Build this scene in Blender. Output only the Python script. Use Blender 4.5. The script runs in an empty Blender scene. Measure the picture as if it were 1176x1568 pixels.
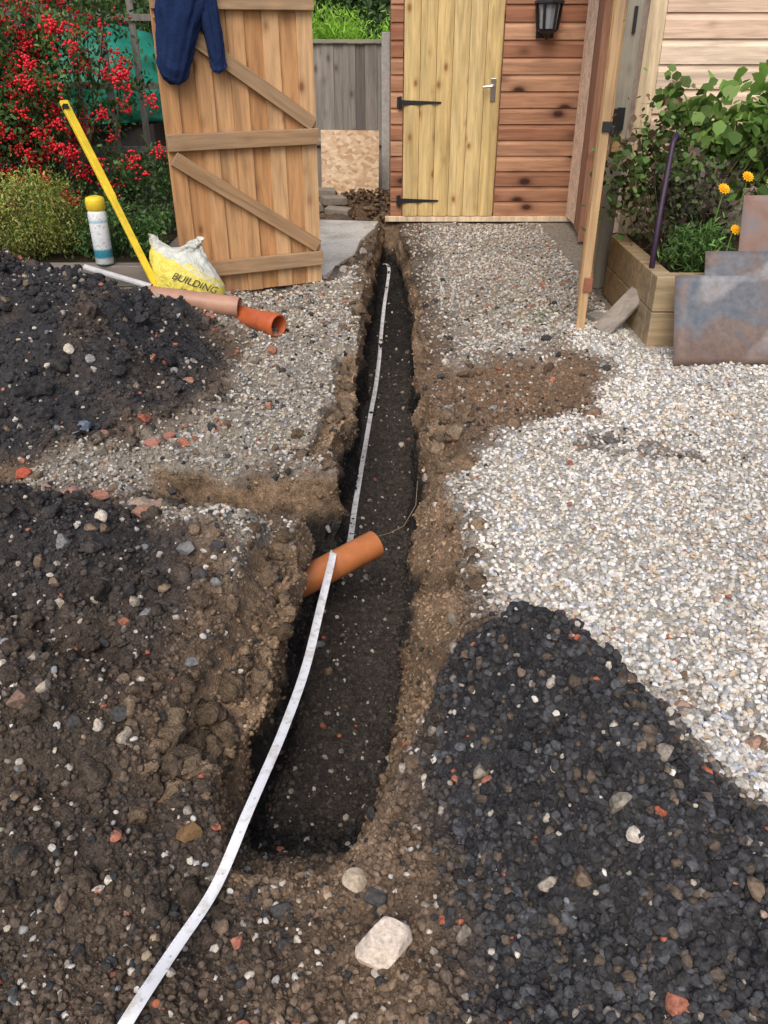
import bpy, bmesh, math, random
import numpy as np
from mathutils import Vector, Matrix, Euler
rng = np.random.default_rng(7); random.seed(7)
S = bpy.context.scene
COL = S.collection

# ---------------------------------------------------------------- noise
TAB = np.random.default_rng(3).random((256, 256))
def vn(x, y, s=0):
    x = np.asarray(x, float) + s * 17.31; y = np.asarray(y, float) + s * 9.77
    xi = np.floor(x).astype(int); yi = np.floor(y).astype(int)
    fx = x - xi; fy = y - yi
    fx = fx * fx * (3 - 2 * fx); fy = fy * fy * (3 - 2 * fy)
    a = TAB[xi & 255, yi & 255]; b = TAB[(xi + 1) & 255, yi & 255]
    c = TAB[xi & 255, (yi + 1) & 255]; d = TAB[(xi + 1) & 255, (yi + 1) & 255]
    return (a * (1 - fx) + b * fx) * (1 - fy) + (c * (1 - fx) + d * fx) * fy - .5
def fbm(x, y, s=0, o=4):
    r = 0; a = 1
    for i in range(o):
        r = r + a * vn(x * 2 ** i, y * 2 ** i, s + i * 3.1); a *= .5
    return r
def sst(a, b, x):
    t = np.clip((x - a) / (b - a), 0, 1); return t * t * (3 - 2 * t)

# ---------------------------------------------------------------- meshes
def np_mesh(name, V, F, mat, col=None, smooth=True, link=True):
    me = bpy.data.meshes.new(name)
    V = np.ascontiguousarray(V, dtype=np.float32); F = np.ascontiguousarray(F, dtype=np.int32)
    k = F.shape[1]
    me.vertices.add(len(V)); me.vertices.foreach_set('co', V.ravel())
    me.loops.add(F.size); me.loops.foreach_set('vertex_index', F.ravel())
    me.polygons.add(len(F)); me.polygons.foreach_set('loop_start', np.arange(len(F), dtype=np.int32) * k)
    me.polygons.foreach_set('use_smooth', np.full(len(F), smooth, dtype=bool))
    if col is not None:
        a = me.color_attributes.new('col', 'FLOAT_COLOR', 'POINT')
        c4 = np.ones((len(V), 4), dtype=np.float32); c4[:, :3] = col
        a.data.foreach_set('color', c4.ravel())
    me.update(calc_edges=True)
    me.materials.append(mat)
    ob = bpy.data.objects.new(name, me)
    if link: COL.objects.link(ob)
    return ob

def empty(name, loc=(0, 0, 0), rz=0):
    e = bpy.data.objects.new(name, None); e.location = loc; e.rotation_euler = (0, 0, rz)
    e.empty_display_size = .1; COL.objects.link(e); return e

class MB:
    def __init__(s): s.v = []; s.f = []; s.r = []
    def add(s, vs, fs, r=None):
        if r is None: r = random.random()
        o = len(s.v); s.v += [tuple(p) for p in vs]; s.f += [tuple(i + o for i in f) for f in fs]; s.r += [r] * len(vs)
    def box(s, c, d, rot=None, r=None):
        M = rot.to_matrix() if rot is not None else Matrix.Identity(3)
        vs = []
        for x in (-.5, .5):
            for y in (-.5, .5):
                for z in (-.5, .5):
                    vs.append(Vector(c) + M @ Vector((x * d[0], y * d[1], z * d[2])))
        s.add(vs, [(0, 1, 3, 2), (4, 6, 7, 5), (0, 4, 5, 1), (2, 3, 7, 6), (0, 2, 6, 4), (1, 5, 7, 3)], r)
    def prism(s, prof, axis, a, b, r=None):
        n = len(prof)
        f = (lambda t, p: (t, p[0], p[1])) if axis == 'x' else ((lambda t, p: (p[0], p[1], t)) if axis == 'z' else (lambda t, p: (p[0], t, p[1])))
        vs = [f(a, p) for p in prof] + [f(b, p) for p in prof]
        fs = [(i, (i + 1) % n, n + (i + 1) % n, n + i) for i in range(n)] + [tuple(range(n - 1, -1, -1)), tuple(range(n, 2 * n))]
        s.add(vs, fs, r)
    def tube(s, path, rad, seg=8, r=None, cap=True, ry=None):
        path = [Vector(p) for p in path]; n = len(path)
        if not hasattr(rad, '__len__'): rad = [rad] * n
        vs = []; fs = []
        ref = Vector((0, 0, 1))
        if abs((path[-1] - path[0]).normalized().z) > .9: ref = Vector((1, 0, 0))
        for i, p in enumerate(path):
            t = (path[min(i + 1, n - 1)] - path[max(i - 1, 0)]).normalized()
            u = t.cross(ref).normalized(); w = t.cross(u).normalized()
            k = 1 if ry is None else ry
            for j in range(seg):
                a = 2 * math.pi * j / seg
                vs.append(p + (u * math.cos(a) + w * k * math.sin(a)) * rad[i])
        for i in range(n - 1):
            for j in range(seg):
                fs.append((i * seg + j, i * seg + (j + 1) % seg, (i + 1) * seg + (j + 1) % seg, (i + 1) * seg + j))
        if cap: fs += [tuple(range(seg - 1, -1, -1)), tuple((n - 1) * seg + j for j in range(seg))]
        s.add(vs, fs, r)
    def obj(s, name, mat, parent=None, bevel=0, smooth=False):
        me = bpy.data.meshes.new(name); me.from_pydata(s.v, [], s.f)
        a = me.attributes.new('rnd', 'FLOAT', 'POINT'); a.data.foreach_set('value', s.r)
        bm = bmesh.new(); bm.from_mesh(me); bmesh.ops.recalc_face_normals(bm, faces=bm.faces); bm.to_mesh(me); bm.free()
        if smooth:
            for p in me.polygons: p.use_smooth = len(p.vertices) == 4
        me.materials.append(mat)
        ob = bpy.data.objects.new(name, me); COL.objects.link(ob)
        if parent: ob.parent = parent
        if bevel:
            m = ob.modifiers.new('b', 'BEVEL'); m.width = bevel; m.segments = 2; m.limit_method = 'ANGLE'
        return ob

# ---------------------------------------------------------------- materials
class NT:
    def __init__(s, name):
        s.m = bpy.data.materials.new(name); s.m.use_nodes = True; s.t = s.m.node_tree
        s.b = s.t.nodes['Principled BSDF']
    def n(s, typ, **k):
        nd = s.t.nodes.new(typ)
        for a, v in k.items(): setattr(nd, a, v)
        return nd
    def l(s, a, b): s.t.links.new(a, b)
    def noise(s, vec, scale, detail=4, rough=.6, dist=0):
        nd = s.n('ShaderNodeTexNoise'); nd.inputs['Scale'].default_value = scale; nd.inputs['Detail'].default_value = detail
        nd.inputs['Roughness'].default_value = rough; nd.inputs['Distortion'].default_value = dist
        s.l(vec, nd.inputs['Vector']); return nd.outputs['Fac']
    def ramp(s, fac, stops):
        nd = s.n('ShaderNodeValToRGB'); e = nd.color_ramp.elements
        while len(e) < len(stops): e.new(.5)
        for i, (p, c) in enumerate(stops):
            e[i].position = p; e[i].color = (*c, 1) if len(c) == 3 else c
        s.l(fac, nd.inputs[0]); return nd.outputs[0]
    def mix(s, a, b, fac, mode='MIX'):
        nd = s.n('ShaderNodeMix', data_type='RGBA', blend_type=mode)
        for sock, v in ((nd.inputs[6], a), (nd.inputs[7], b), (nd.inputs[0], fac)):
            if isinstance(v, (int, float)): sock.default_value = v
            elif isinstance(v, tuple): sock.default_value = (*v, 1)
            else: s.l(v, sock)
        return nd.outputs[2]
    def bump(s, h, st=.5, d=.01):
        nd = s.n('ShaderNodeBump'); nd.inputs['Strength'].default_value = st; nd.inputs['Distance'].default_value = d
        s.l(h, nd.inputs['Height']); s.l(nd.outputs[0], s.b.inputs['Normal'])
    def fin(s, col=None, rough=.8, spec=.3, metal=0):
        if col is not None:
            if isinstance(col, tuple): s.b.inputs['Base Color'].default_value = (*col, 1)
            else: s.l(col, s.b.inputs['Base Color'])
        s.b.inputs['Roughness'].default_value = rough; s.b.inputs['Specular IOR Level'].default_value = spec
        s.b.inputs['Metallic'].default_value = metal
        return s.m
    def oc(s): return s.n('ShaderNodeTexCoord').outputs['Object']

def g3(v): return (v, v, v)
def m_plain(name, c, rough=.5, spec=.4, var=.25, scale=20, metal=0, bump=.1):
    t = NT(name); o = t.oc(); f = t.noise(o, scale, 6)
    k = t.ramp(f, [(.3, g3(1 - var)), (.7, g3(1 + var * .5))])
    t.bump(t.noise(o, scale * 4, 3), bump, .004)
    return t.fin(t.mix(c, k, 1.0, 'MULTIPLY'), rough, spec, metal)

def m_wood(name, ca, cb, axis='z', knots=1.0, kc=(.12, .05, .02), weather=0, kscale=1.0, rough=.75, kr=1.0):
    t = NT(name); o = t.oc()
    at = t.n('ShaderNodeAttribute', attribute_name='rnd')
    ad = t.n('ShaderNodeVectorMath', operation='MULTIPLY_ADD')
    t.l(at.outputs['Fac'], ad.inputs[0]); ad.inputs[1].default_value = (37.3, 37.3, 37.3); t.l(o, ad.inputs[2])
    al = {'x': (1, 14, 14), 'z': (14, 14, 1), 'y': (14, 1, 14)}[axis]
    mp = t.n('ShaderNodeMapping'); mp.inputs['Scale'].default_value = al; t.l(ad.outputs[0], mp.inputs[0])
    gr = t.noise(mp.outputs[0], 3.0, 6, .65, .8)
    gr2 = t.noise(mp.outputs[0], .7, 3, .5, 1.5)
    base = t.mix(ca, cb, t.ramp(at.outputs['Fac'], [(0, g3(0)), (1, g3(1))]))
    c = t.mix(base, t.ramp(gr, [(.3, g3(.68)), (.55, g3(1.0)), (.75, g3(1.12))]), .9, 'MULTIPLY')
    c = t.mix(c, t.ramp(gr2, [(.35, g3(.7)), (.6, g3(1.1))]), .8, 'MULTIPLY')
    if knots:
        kl = {'x': (4.2, .4, 7.5), 'z': (7.5, .4, 4.2), 'y': (.4, 4.2, 7.5)}[axis]
        km = t.n('ShaderNodeMapping'); km.inputs['Scale'].default_value = tuple(q * kscale for q in kl); t.l(ad.outputs[0], km.inputs[0])
        vo = t.n('ShaderNodeTexVoronoi'); vo.inputs['Scale'].default_value = 1; t.l(km.outputs[0], vo.inputs['Vector'])
        kd = t.ramp(vo.outputs['Distance'], [(0, g3(1)), (.09 * kr, g3(.95)), (.14 * kr, g3(.5)), (.22 * kr, g3(.16)), (.36 * kr, g3(0))])
        kd = t.mix(g3(0), kd, knots)
        c = t.mix(c, kc, kd)
    if weather:
        w = t.noise(o, 2.2, 5, .6)
        c = t.mix(c, (.2, .19, .17), t.mix(g3(0), t.ramp(w, [(.4, g3(0)), (.7, g3(1))]), weather))
    t.bump(gr, .35, .003)
    return t.fin(c, rough, .25)

def m_vcol(name, rough=.8, spec=.25, nscale=60, lo=.7, hi=1.2, bump=.3, bd=.004):
    t = NT(name); o = t.oc(); at = t.n('ShaderNodeAttribute', attribute_name='col')
    f = t.noise(o, nscale, 2)
    c = t.mix(at.outputs['Color'], t.ramp(f, [(.3, g3(lo)), (.7, g3(hi))]), 1.0, 'MULTIPLY')
    if bump: t.bump(f, bump, bd)
    return t.fin(c, rough, spec)

def m_leaf(name, rough=.55):
    t = NT(name); at = t.n('ShaderNodeAttribute', attribute_name='col')
    t.fin(at.outputs['Color'], rough, .3)
    tr = t.n('ShaderNodeBsdfTranslucent'); t.l(at.outputs['Color'], tr.inputs[0])
    mx = t.n('ShaderNodeMixShader'); mx.inputs[0].default_value = .35
    out = t.t.nodes['Material Output']
    t.l(t.b.outputs[0], mx.inputs[1]); t.l(tr.outputs[0], mx.inputs[2]); t.l(mx.outputs[0], out.inputs[0])
    return t.m

# ---------------------------------------------------------------- terrain
def tb(ys, xs): return lambda y: np.interp(y, ys, xs)
TL0 = tb([1.0, 1.22, 1.36, 1.46, 1.57, 1.7, 1.83, 2.157, 2.35, 2.5, 2.62, 3.0, 3.16, 3.44, 3.83, 4.3, 4.9, 5.6, 6.55, 7.9],
        [-.34, -.40, -.42, -.42, -.40, -.38, -.35, -.31, -.31, -.34, -.32, -.20, -.23, -.22, -.18, -.155, -.15, -.16, -.12, -.03])
TR0 = tb([1.0, 1.26, 1.357, 1.46, 1.57, 1.7, 1.83, 1.99, 2.35, 2.57, 2.81, 2.95, 3.1, 3.25, 3.44, 4.9, 5.6, 6.55, 7.9],
        [-.04, .0, .03, .06, .11, .17, .23, .26, .265, .27, .24, .26, .30, .28, .23, .23, .23, .22, .14])
BL0 = tb([1.2, 1.67, 1.795, 2.08, 2.43, 2.85, 3.39, 4.1, 5, 7.9], [-.36, -.36, -.34, -.30, -.275, -.23, -.17, -.14, -.12, -.01])
BR0 = tb([1.2, 1.8, 2.08, 2.43, 2.85, 3.1, 3.72, 4.1, 5.07, 6.5, 7.9], [-.12, -.05, -.01, .03, .06, .09, .155, .17, .185, .18, .1])
DP = tb([1.0, 1.12, 1.25, 1.4, 1.65, 2, 5, 6.5, 7.7, 7.95, 8.1], [0, .03, .14, .34, .50, .52, .48, .4, .3, .28, 0])
def edges(y):
    n1 = .055 * fbm(y * 3.3, y * 0 + 3, 21) + .018 * fbm(y * 12, y * 0, 22)
    n2 = .055 * fbm(y * 3.1, y * 0 + 8, 31) + .018 * fbm(y * 12, y * 0, 32)
    tl = TL0(y) + n1; tr = TR0(y) + n2
    return tl, tr, np.maximum(BL0(y) + n1 * .4, tl + .03), np.minimum(BR0(y) + n2 * .4, tr - .03)

def gau(x, y, cx, cy, sx, sy, a=0):
    c, s = math.cos(a), math.sin(a); dx = x - cx; dy = y - cy
    u = (dx * c + dy * s) / sx; v = (-dx * s + dy * c) / sy
    return np.exp(-.5 * (u * u + v * v))

def ground0(x, y):
    h = .012 * fbm(x * 1.3, y * 1.3, 1)
    hl = .64 * gau(x, y, -2.35, 4.15, .62, .60) + .32 * gau(x, y, -1.42, 3.85, .30, .36) + .10 * gau(x, y, -1.2, 4.75, .35, .3)
    ll = .42 * gau(x, y, -1.38, 2.12, .40, .26) + .15 * gau(x, y, -.57, 2.24, .12, .15) + .18 * gau(x, y, -.92, 1.42, .22, .22) + .06 * gau(x, y, -.5, 1.75, .1, .2)
    hr = .29 * gau(x, y, .40, 1.42, .15, .30, .22) + .24 * gau(x, y, .64, .95, .24, .34, .3)
    h = h + hl + ll + hr
    hm = np.clip((hl + ll + hr) / .10, 0, 1)
    h = h + hm * (.07 * fbm(x * 4.5, y * 4.5, 3, 4) + .04 * np.abs(fbm(x * 9, y * 9, 4, 4)))
    h = h - .06 * sst(.3, .9, gau(x, y, .72, 3.95, .42, .33)) - .03 * gau(x, y, .4, 3.3, .15, .12)
    h = h + .04 * gau(x, y, .42, 3.55, .12, .12)
    soil = 1 - sst(-.1, .35, x - .1 - .25 * (y < 1.8))
    h = h + (.012 + .042 * soil) * fbm(x * 4, y * 4, 5) + (.004 + .030 * soil) * fbm(x * 13, y * 13, 9, 4)
    return h

def hgt(x, y):
    g = ground0(x, y)
    tl, tr, bl, br = edges(y)
    d = DP(y)
    wl = np.clip((x - tl) / (bl - tl), 0, 1); wr = np.clip((tr - x) / (tr - br), 0, 1)
    w = np.minimum(wl, wr)
    w = np.where(wr < wl, .6 * w + .4 * w * w * (3 - 2 * w), w * w * (3 - 2 * w))
    d = d * ((y > .9) & (y < 8.1))
    # crumbled ledges beside the main cut
    nz = .05 * fbm(x * 5 + 2, y * 5, 120)
    led = .10 * sst(-.13, -.09, x - tl + nz) * sst(1.35, 1.5, y) * (1 - sst(2.3, 2.42, y)) * (x < bl)
    led = np.maximum(led, .08 * (1 - sst(.05, .11, x - tr + nz)) * sst(2.95, 3.05, y) * (1 - sst(3.45, 3.6, y)) * (x > br))
    led = np.maximum(led, .07 * sst(-.09, -.05, x - tl + nz) * sst(3.1, 3.3, y) * (1 - sst(4.3, 4.6, y)) * (x < bl))
    by = 2.80 + .06 * (-x - .2) + .05 * fbm(x * 5, y, 41)
    hw = .20 - .05 * np.clip((-x - .3) / .6, 0, 1)
    bw = 1 - sst(hw * .62, hw * 1.1, np.abs(y - by) + .04 * fbm(x * 9, y * 9, 44))
    bd = np.interp(x, [-1.0, -.88, -.70, -.5, -.25, 0], [0, .06, .22, .36, .45, .47]) * (x < .05)
    cut = np.maximum(np.maximum(d * w, led), bw * bd)
    pit = .25 * sst(.35, .75, gau(x, y, -.12, 8.55, .2, .42) + .1 * fbm(x * 5, y * 5, 50))
    cut = np.maximum(cut, pit)
    fl = sst(.3, .5, cut)
    return g * (1 - fl * .7) - cut + fl * .03 * fbm(x * 9, y * 9, 60), cut, wr < wl

def jit(x, y, h, cut):
    w = sst(.02, .10, cut) * (1 - sst(.44, .50, cut))
    jx = w * (.06 * fbm(y * 6, h * 9, 61, 5)); jy = w * .03 * fbm(x * 7 + 4, h * 9, 62, 4)
    return x + jx, y + jy

def poly_mask(x, y, P, soft=.06, warp=.1, s=0, wf=4.0):
    P = np.array(P, float); n = len(P); d2 = np.full(x.shape, 1e9); ins = np.zeros(x.shape, bool)
    for i in range(n):
        a = P[i]; b = P[(i + 1) % n]; ex, ey = b - a
        t = np.clip(((x - a[0]) * ex + (y - a[1]) * ey) / (ex * ex + ey * ey + 1e-12), 0, 1)
        d2 = np.minimum(d2, (x - a[0] - t * ex) ** 2 + (y - a[1] - t * ey) ** 2)
        if abs(ey) > 1e-9:
            c = ((a[1] > y) != (b[1] > y)) & (x < (ex) * (y - a[1]) / ey + a[0]); ins ^= c
    d = np.sqrt(d2) * np.where(ins, 1, -1) + warp * fbm(x * wf, y * wf, s + 70, 5)
    return np.clip(.5 + d / soft, 0, 1)

GR = [(.29, 2.0), (.27, 2.5), (.25, 2.85), (.33, 3.12), (.55, 3.36), (.9, 3.58), (1.12, 3.8), (1.22, 4.2), (1.02, 4.55), (1.05, 4.9), (1.3, 5.2), (6, 5.6), (6, .2), (.6, .2), (.5, 1.5), (.40, 1.85)]
MX = [(.26, 4.3), (.24, 8.3), (2.2, 8.3), (2.2, 5.0), (1.2, 4.7), (1.02, 4.5), (.75, 4.4), (.4, 4.15)]
HP = [(.05, 1.38), (.12, 1.60), (.21, 1.76), (.33, 1.72), (.46, 1.58), (.62, 1.34), (.74, 1.14), (.82, 1.0), (.92, .80), (1.05, .2), (.12, .2), (.15, .95), (.06, 1.15)]
LM = [(-.12, 6.2), (-.6, 5.9), (-1.35, 5.2), (-1.1, 4.6), (-.85, 4.35), (-.72, 3.8), (-.85, 3.35), (-1.2, 3.05), (-1.55, 2.85), (-1.2, 2.62), (-.85, 2.78), (-.55, 2.98), (-.2, 3.0), (-.2, 3.4), (-.12, 3.9), (-.1, 5)]
LH = [(-1.02, 4.75), (-.84, 4.2), (-.76, 3.6), (-1.0, 3.25), (-1.45, 3.0), (-3, 2.98), (-6, 3), (-6, 5.4), (-1.5, 5.2)]
LD = [(-6, 2.75), (-1.2, 2.68), (-.8, 2.5), (-.66, 2.3), (-.75, 2.0), (-1.2, 1.8), (-6, 1.6)]
LG = [(-.95, 2.58), (-.45, 2.5), (-.30, 2.38), (-.36, 2.05), (-.5, 2.1), (-.7, 2.3)]
def zones(x, y):
    G = poly_mask(x, y, GR, .14, .16, 1); M = poly_mask(x, y, MX, .25, .25, 2)
    M = M * (1 - .7 * (1 - sst(.0, .28, x - .27 + .15 * fbm(x * 4, y * 4, 83))) * (x > 0))
    H = poly_mask(x, y, HP, .12, .12, 3)
    m = poly_mask(x, y, LM, .22, .25, 4) * .9; L = poly_mask(x, y, LH, .2, .22, 5); d = poly_mask(x, y, LD, .35, .4, 6) * .85
    lg = poly_mask(x, y, LG, .15, .15, 7) * .85
    dk = .75 * gau(x, y, 1.0, 3.25, .25, .1, .1) * (fbm(x * 12, y * 12, 80) > -.15) + .6 * gau(x, y, 1.35, 3.1, .2, .05) * (fbm(x * 12, y * 12, 81) > 0)
    dk = dk + .6 * gau(x, y, .5, 3.7, .12, .1)
    M = M * (1 - G); B = np.clip(H + np.clip(dk, 0, .9) * G, 0, 1)
    lowsoil = gau(x, y, .76, 1.56, .3, .10, -.6) * .4 + .5 * (1 - sst(0.03, .2, x - .27 - (y < 2) * .04)) * (y > 1.8)
    G = G * (1 - B) * (1 - np.clip(lowsoil, 0, .8))
    B = np.maximum(B, L); m = m * (1 - L); B = np.maximum(B, d); m2 = np.maximum(m, lg); B = B * (1 - lg * .8)
    M = np.maximum(M, m2); M = M * (1 - B * .8)
    return G, M, B

def terrain_col(x, y, h, cut, right):
    G, M, B = zones(x, y)
    brown = np.array([.18, .128, .088]); brown2 = np.array([.235, .155, .100]); black = np.array([.052, .051, .054])
    grav = np.array([.50, .47, .41]); mixg = np.array([.33, .295, .245]); dkbr = np.array([.088, .070, .056])
    f = np.clip(.5 + 1.4 * fbm(x * 2.2, y * 2.2, 90), 0, 1)[:, None]
    c = dkbr * (1 - f) + brown * f
    rb = (gau(x, y, .7, 3.95, .45, .4) * (x > 0))[:, None]
    c = c * (1 - rb) + brown2 * rb
    br_ = np.clip(.6 * fbm(x * 6, y * 6, 91) * (x < 0) + .0, 0, .4)[:, None]
    bl_ = black * (1 - br_) + brown * br_
    c = c * (1 - B[:, None]) + bl_ * B[:, None]
    c = c * (1 - M[:, None]) + mixg * M[:, None]
    c = c * (1 - G[:, None]) + grav * G[:, None]
    n = .08 * fbm(x * 6, y * 6, 95)
    w1 = sst(.012, .05, cut + n * .3)[:, None]
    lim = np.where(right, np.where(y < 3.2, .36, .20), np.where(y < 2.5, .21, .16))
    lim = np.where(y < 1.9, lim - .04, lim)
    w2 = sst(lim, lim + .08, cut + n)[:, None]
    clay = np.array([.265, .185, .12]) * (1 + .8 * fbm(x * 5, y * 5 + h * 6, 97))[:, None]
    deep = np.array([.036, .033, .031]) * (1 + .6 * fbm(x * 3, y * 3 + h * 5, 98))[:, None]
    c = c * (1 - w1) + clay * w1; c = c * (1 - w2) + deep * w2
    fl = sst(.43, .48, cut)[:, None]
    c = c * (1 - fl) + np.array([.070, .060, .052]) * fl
    nr = (sst(1.5, 1.25, y) * sst(.02, .2, cut))[:, None]
    c = c * (1 - nr) + np.array([.11, .085, .063]) * nr
    return np.clip(c, .008, 1), G, M, B

def grow(a, st, f, n):
    r = [a]
    for i in range(n): r.append(r[-1] + st); st *= f
    return r
ys = np.concatenate([-np.array(grow(-.55, .02, 1.16, 45))[::-1], np.arange(.56, 3.0, .0075), np.arange(3.0, 5.4, .012), np.arange(5.4, 9.2, .025), grow(9.2, .03, 1.07, 100)])
tl, tr, bl, br = edges(ys)
far_l = -np.array(grow(1.6, .014, 1.07, 110))[::-1]; far_r = np.array(grow(1.6, .014, 1.07, 110))
one = np.ones_like(ys)
def span(a, b, n): return a[:, None] + (b - a)[:, None] * (np.arange(n) / n)[None]
X = np.concatenate([np.repeat(far_l[None, :-1], len(ys), 0), span(-1.6 * one, tl - .01, 160), span(tl - .01, bl, 34), span(bl, br, 34), span(br, tr + .01, 34), span(tr + .01, 1.6 * one, 160), np.repeat(far_r[None], len(ys), 0)], 1)
Y = np.repeat(ys[:, None], X.shape[1], 1); x = X.ravel(); y = Y.ravel()
h, cut, rt = hgt(x, y)
far = np.clip((np.hypot(x, y - 4) - 9) / 10, 0, 1)
h = h * (1 - far)
c, G, M, B = terrain_col(x, y, h, cut, rt)
c = c * (1 - far[:, None]) + np.array([.07, .10, .035]) * far[:, None]
jx, jy = jit(x, y, h, cut)
ny, nx = X.shape
i = np.arange(nx * ny).reshape(ny, nx)
F = np.stack([i[:-1, :-1], i[:-1, 1:], i[1:, 1:], i[1:, :-1]], -1).reshape(-1, 4)
t = NT('soil_ground'); o = t.oc(); at = t.n('ShaderNodeAttribute', attribute_name='col')
n1 = t.noise(o, 38, 6, .7); n2 = t.noise(o, 160, 3, .6)
cc = t.mix(at.outputs['Color'], t.ramp(n1, [(.32, g3(.55)), (.5, g3(1)), (.72, g3(1.6))]), 1.0, 'MULTIPLY')
cc = t.mix(cc, t.ramp(n2, [(.3, g3(.65)), (.7, g3(1.3))]), 1.0, 'MULTIPLY')
hh = t.n('ShaderNodeMath', operation='ADD'); t.l(n1, hh.inputs[0]); t.l(n2, hh.inputs[1])
t.bump(hh.outputs[0], .9, .012); MAT_SOIL = t.fin(cc, .95, .08)
ground = np_mesh('ground', np.stack([jx, jy, h], 1), F, MAT_SOIL, c)

# ---------------------------------------------------------------- stones
def ico(sub):
    bm = bmesh.new(); bmesh.ops.create_icosphere(bm, subdivisions=sub, radius=1)
    V = np.array([v.co[:] for v in bm.verts]); F = np.array([[v.index for v in f.verts] for f in bm.faces]); bm.free(); return V, F
def rotm(n, tilt=math.pi):
    a = rng.random(n) * 6.283; b = (rng.random(n) - .5) * tilt; g = (rng.random(n) - .5) * tilt
    ca, sa, cb, sb, cg, sg = np.cos(a), np.sin(a), np.cos(b), np.sin(b), np.cos(g), np.sin(g)
    Z = np.zeros(n); O = np.ones(n)
    Rz = np.stack([ca, -sa, Z, sa, ca, Z, Z, Z, O], 1).reshape(-1, 3, 3)
    Rx = np.stack([O, Z, Z, Z, cb, -sb, Z, sb, cb], 1).reshape(-1, 3, 3)
    Ry = np.stack([cg, Z, sg, Z, O, Z, -sg, Z, cg], 1).reshape(-1, 3, 3)
    return Rz @ Rx @ Ry
def stone_arr(P, R, C, sub=1, rough=.22, flat=(.9, .75, .55), tilt=1.6, nv=10, cuts=5, lo=.55, lump=0):
    V0, F0 = ico(sub); n = len(P); k = len(V0); T = []
    for q in range(nv):
        W = V0.copy()
        for _ in range(cuts):
            d = rng.normal(size=3); d /= np.linalg.norm(d); lim = lo + .3 * rng.random()
            pr = W @ d; W = W - np.outer(np.clip(pr - lim, 0, None), d)
        if lump: W = W * (1 + lump * fbm(V0[:, 0] * 2.2 + q * 3.7 + V0[:, 2], V0[:, 1] * 2.2 - V0[:, 2] * 1.7, q, 4))[:, None]
        W *= 1 + rough * (rng.random((k, 1)) - .5)
        T.append(W)
    T = np.array(T)[rng.integers(0, nv, n)]
    sc = np.array(flat) * (1 + .35 * (rng.random((n, 3)) - .5)) * R[:, None]
    T = T * sc[:, None, :]
    T = np.einsum('nij,nkj->nki', rotm(n, tilt), T) + P[:, None, :]
    F = (F0[None] + (np.arange(n) * k)[:, None, None]).reshape(-1, 3)
    return T.reshape(-1, 3), F, np.repeat(C, k, axis=0)
def stones(name, P, R, C, mat, sub=1, rough=.22, flat=(.9, .75, .55), tilt=1.6, smooth=False, nv=10, near=None, cuts=5, lo=.55, lump=0):
    if near is None: V, F, Cc = stone_arr(P, R, C, sub, rough, flat, tilt, nv, cuts, lo, lump)
    else:
        a = stone_arr(P[near], R[near], C[near], sub + 1, rough * .6, flat, tilt, nv, cuts, lo); b = stone_arr(P[~near], R[~near], C[~near], sub, rough, flat, tilt, nv, cuts, lo)
        V = np.concatenate([a[0], b[0]]); F = np.concatenate([a[1], b[1] + len(a[0])]); Cc = np.concatenate([a[2], b[2]])
    return np_mesh(name, V, F, mat, Cc, smooth)

MAT_STONE = m_vcol('stone', .8, .2, 90, .78, 1.18, 0)
MAT_CRUMB = m_vcol('crumb', .95, .08, 120, .6, 1.4, 0)
MAT_BRICK = m_vcol('rough_stone', .9, .15, 110, .7, 1.25, .5, .004)
GPAL = np.array([[.72, .68, .60], [.82, .80, .76], [.64, .57, .47], [.50, .50, .49], [.45, .48, .52], [.64, .51, .36], [.52, .39, .31], [.32, .32, .33], [.86, .84, .80]])
GPW = np.array([.23, .20, .13, .12, .09, .07, .04, .02, .10]); GPW /= GPW.sum()

def sample(dens, y0=.5, y1=8.0, step=.1):
    xs_, ys_ = [], []
    for a in np.arange(y0, y1, step):
        hwid = .56 * a + .45; n = int(dens(a) * 2 * hwid * step)
        xs_.append((rng.random(n) * 2 - 1) * hwid); ys_.append(a + rng.random(n) * step)
    return np.concatenate(xs_), np.concatenate(ys_)
def place(x, y):
    h, cut, rt = hgt(x, y); c, G, M, B = terrain_col(x, y, h, cut, rt); return h, cut, rt, c, G, M, B
block = lambda x, y: ((x < -1.4) & (y > 5.2)) | ((x > 1.45) & (y > 4.45)) | ((x < -.3) & (y > 6.0) & (x > -1.2))

# light gravel
x, y = sample(lambda a: 5600 * (2 / max(a, 1.2)) ** .85)
h, cut, rt, c, G, M, B = place(x, y)
pr = np.where(cut < .03, G * 1.0 + M * (.60 + .5 * fbm(x * 3, y * 3, 110)) + .022, .003)
k = (rng.random(len(x)) < pr) & ~block(x, y)
x, y, h, G, M, cut = x[k], y[k], h[k], G[k], M[k], cut[k]
n = len(x); R = .0062 + .0078 * rng.random(n) ** 1.3 + .0013 * np.clip(y - 2, 0, 4)
R = np.where(G > .3, R, R * (.55 + .6 * rng.random(n)))
tint = 1 + .22 * fbm(x * 1.5, y * 1.5, 111)
C = GPAL[rng.choice(len(GPAL), n, p=GPW)] * (.78 + .36 * rng.random((n, 1))) * tint[:, None]
dirt = np.where(G > .5, 1.0, .78)[:, None]
C = C * dirt * (1 - .25 * (1 - dirt) * np.array([0, .3, .8]))
red = rng.random(n) < np.where(G > .5, .004, .03); C[red] = [.38, .15, .09]
C = np.clip(C, 0, .88)
z = h + R * (.15 + .5 * rng.random(n)); P = np.stack([x, y, z], 1)
stones('gravel', P, R, C, MAT_STONE, 1, .2, nv=24, near=y < 2.3)
NG = n

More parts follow.
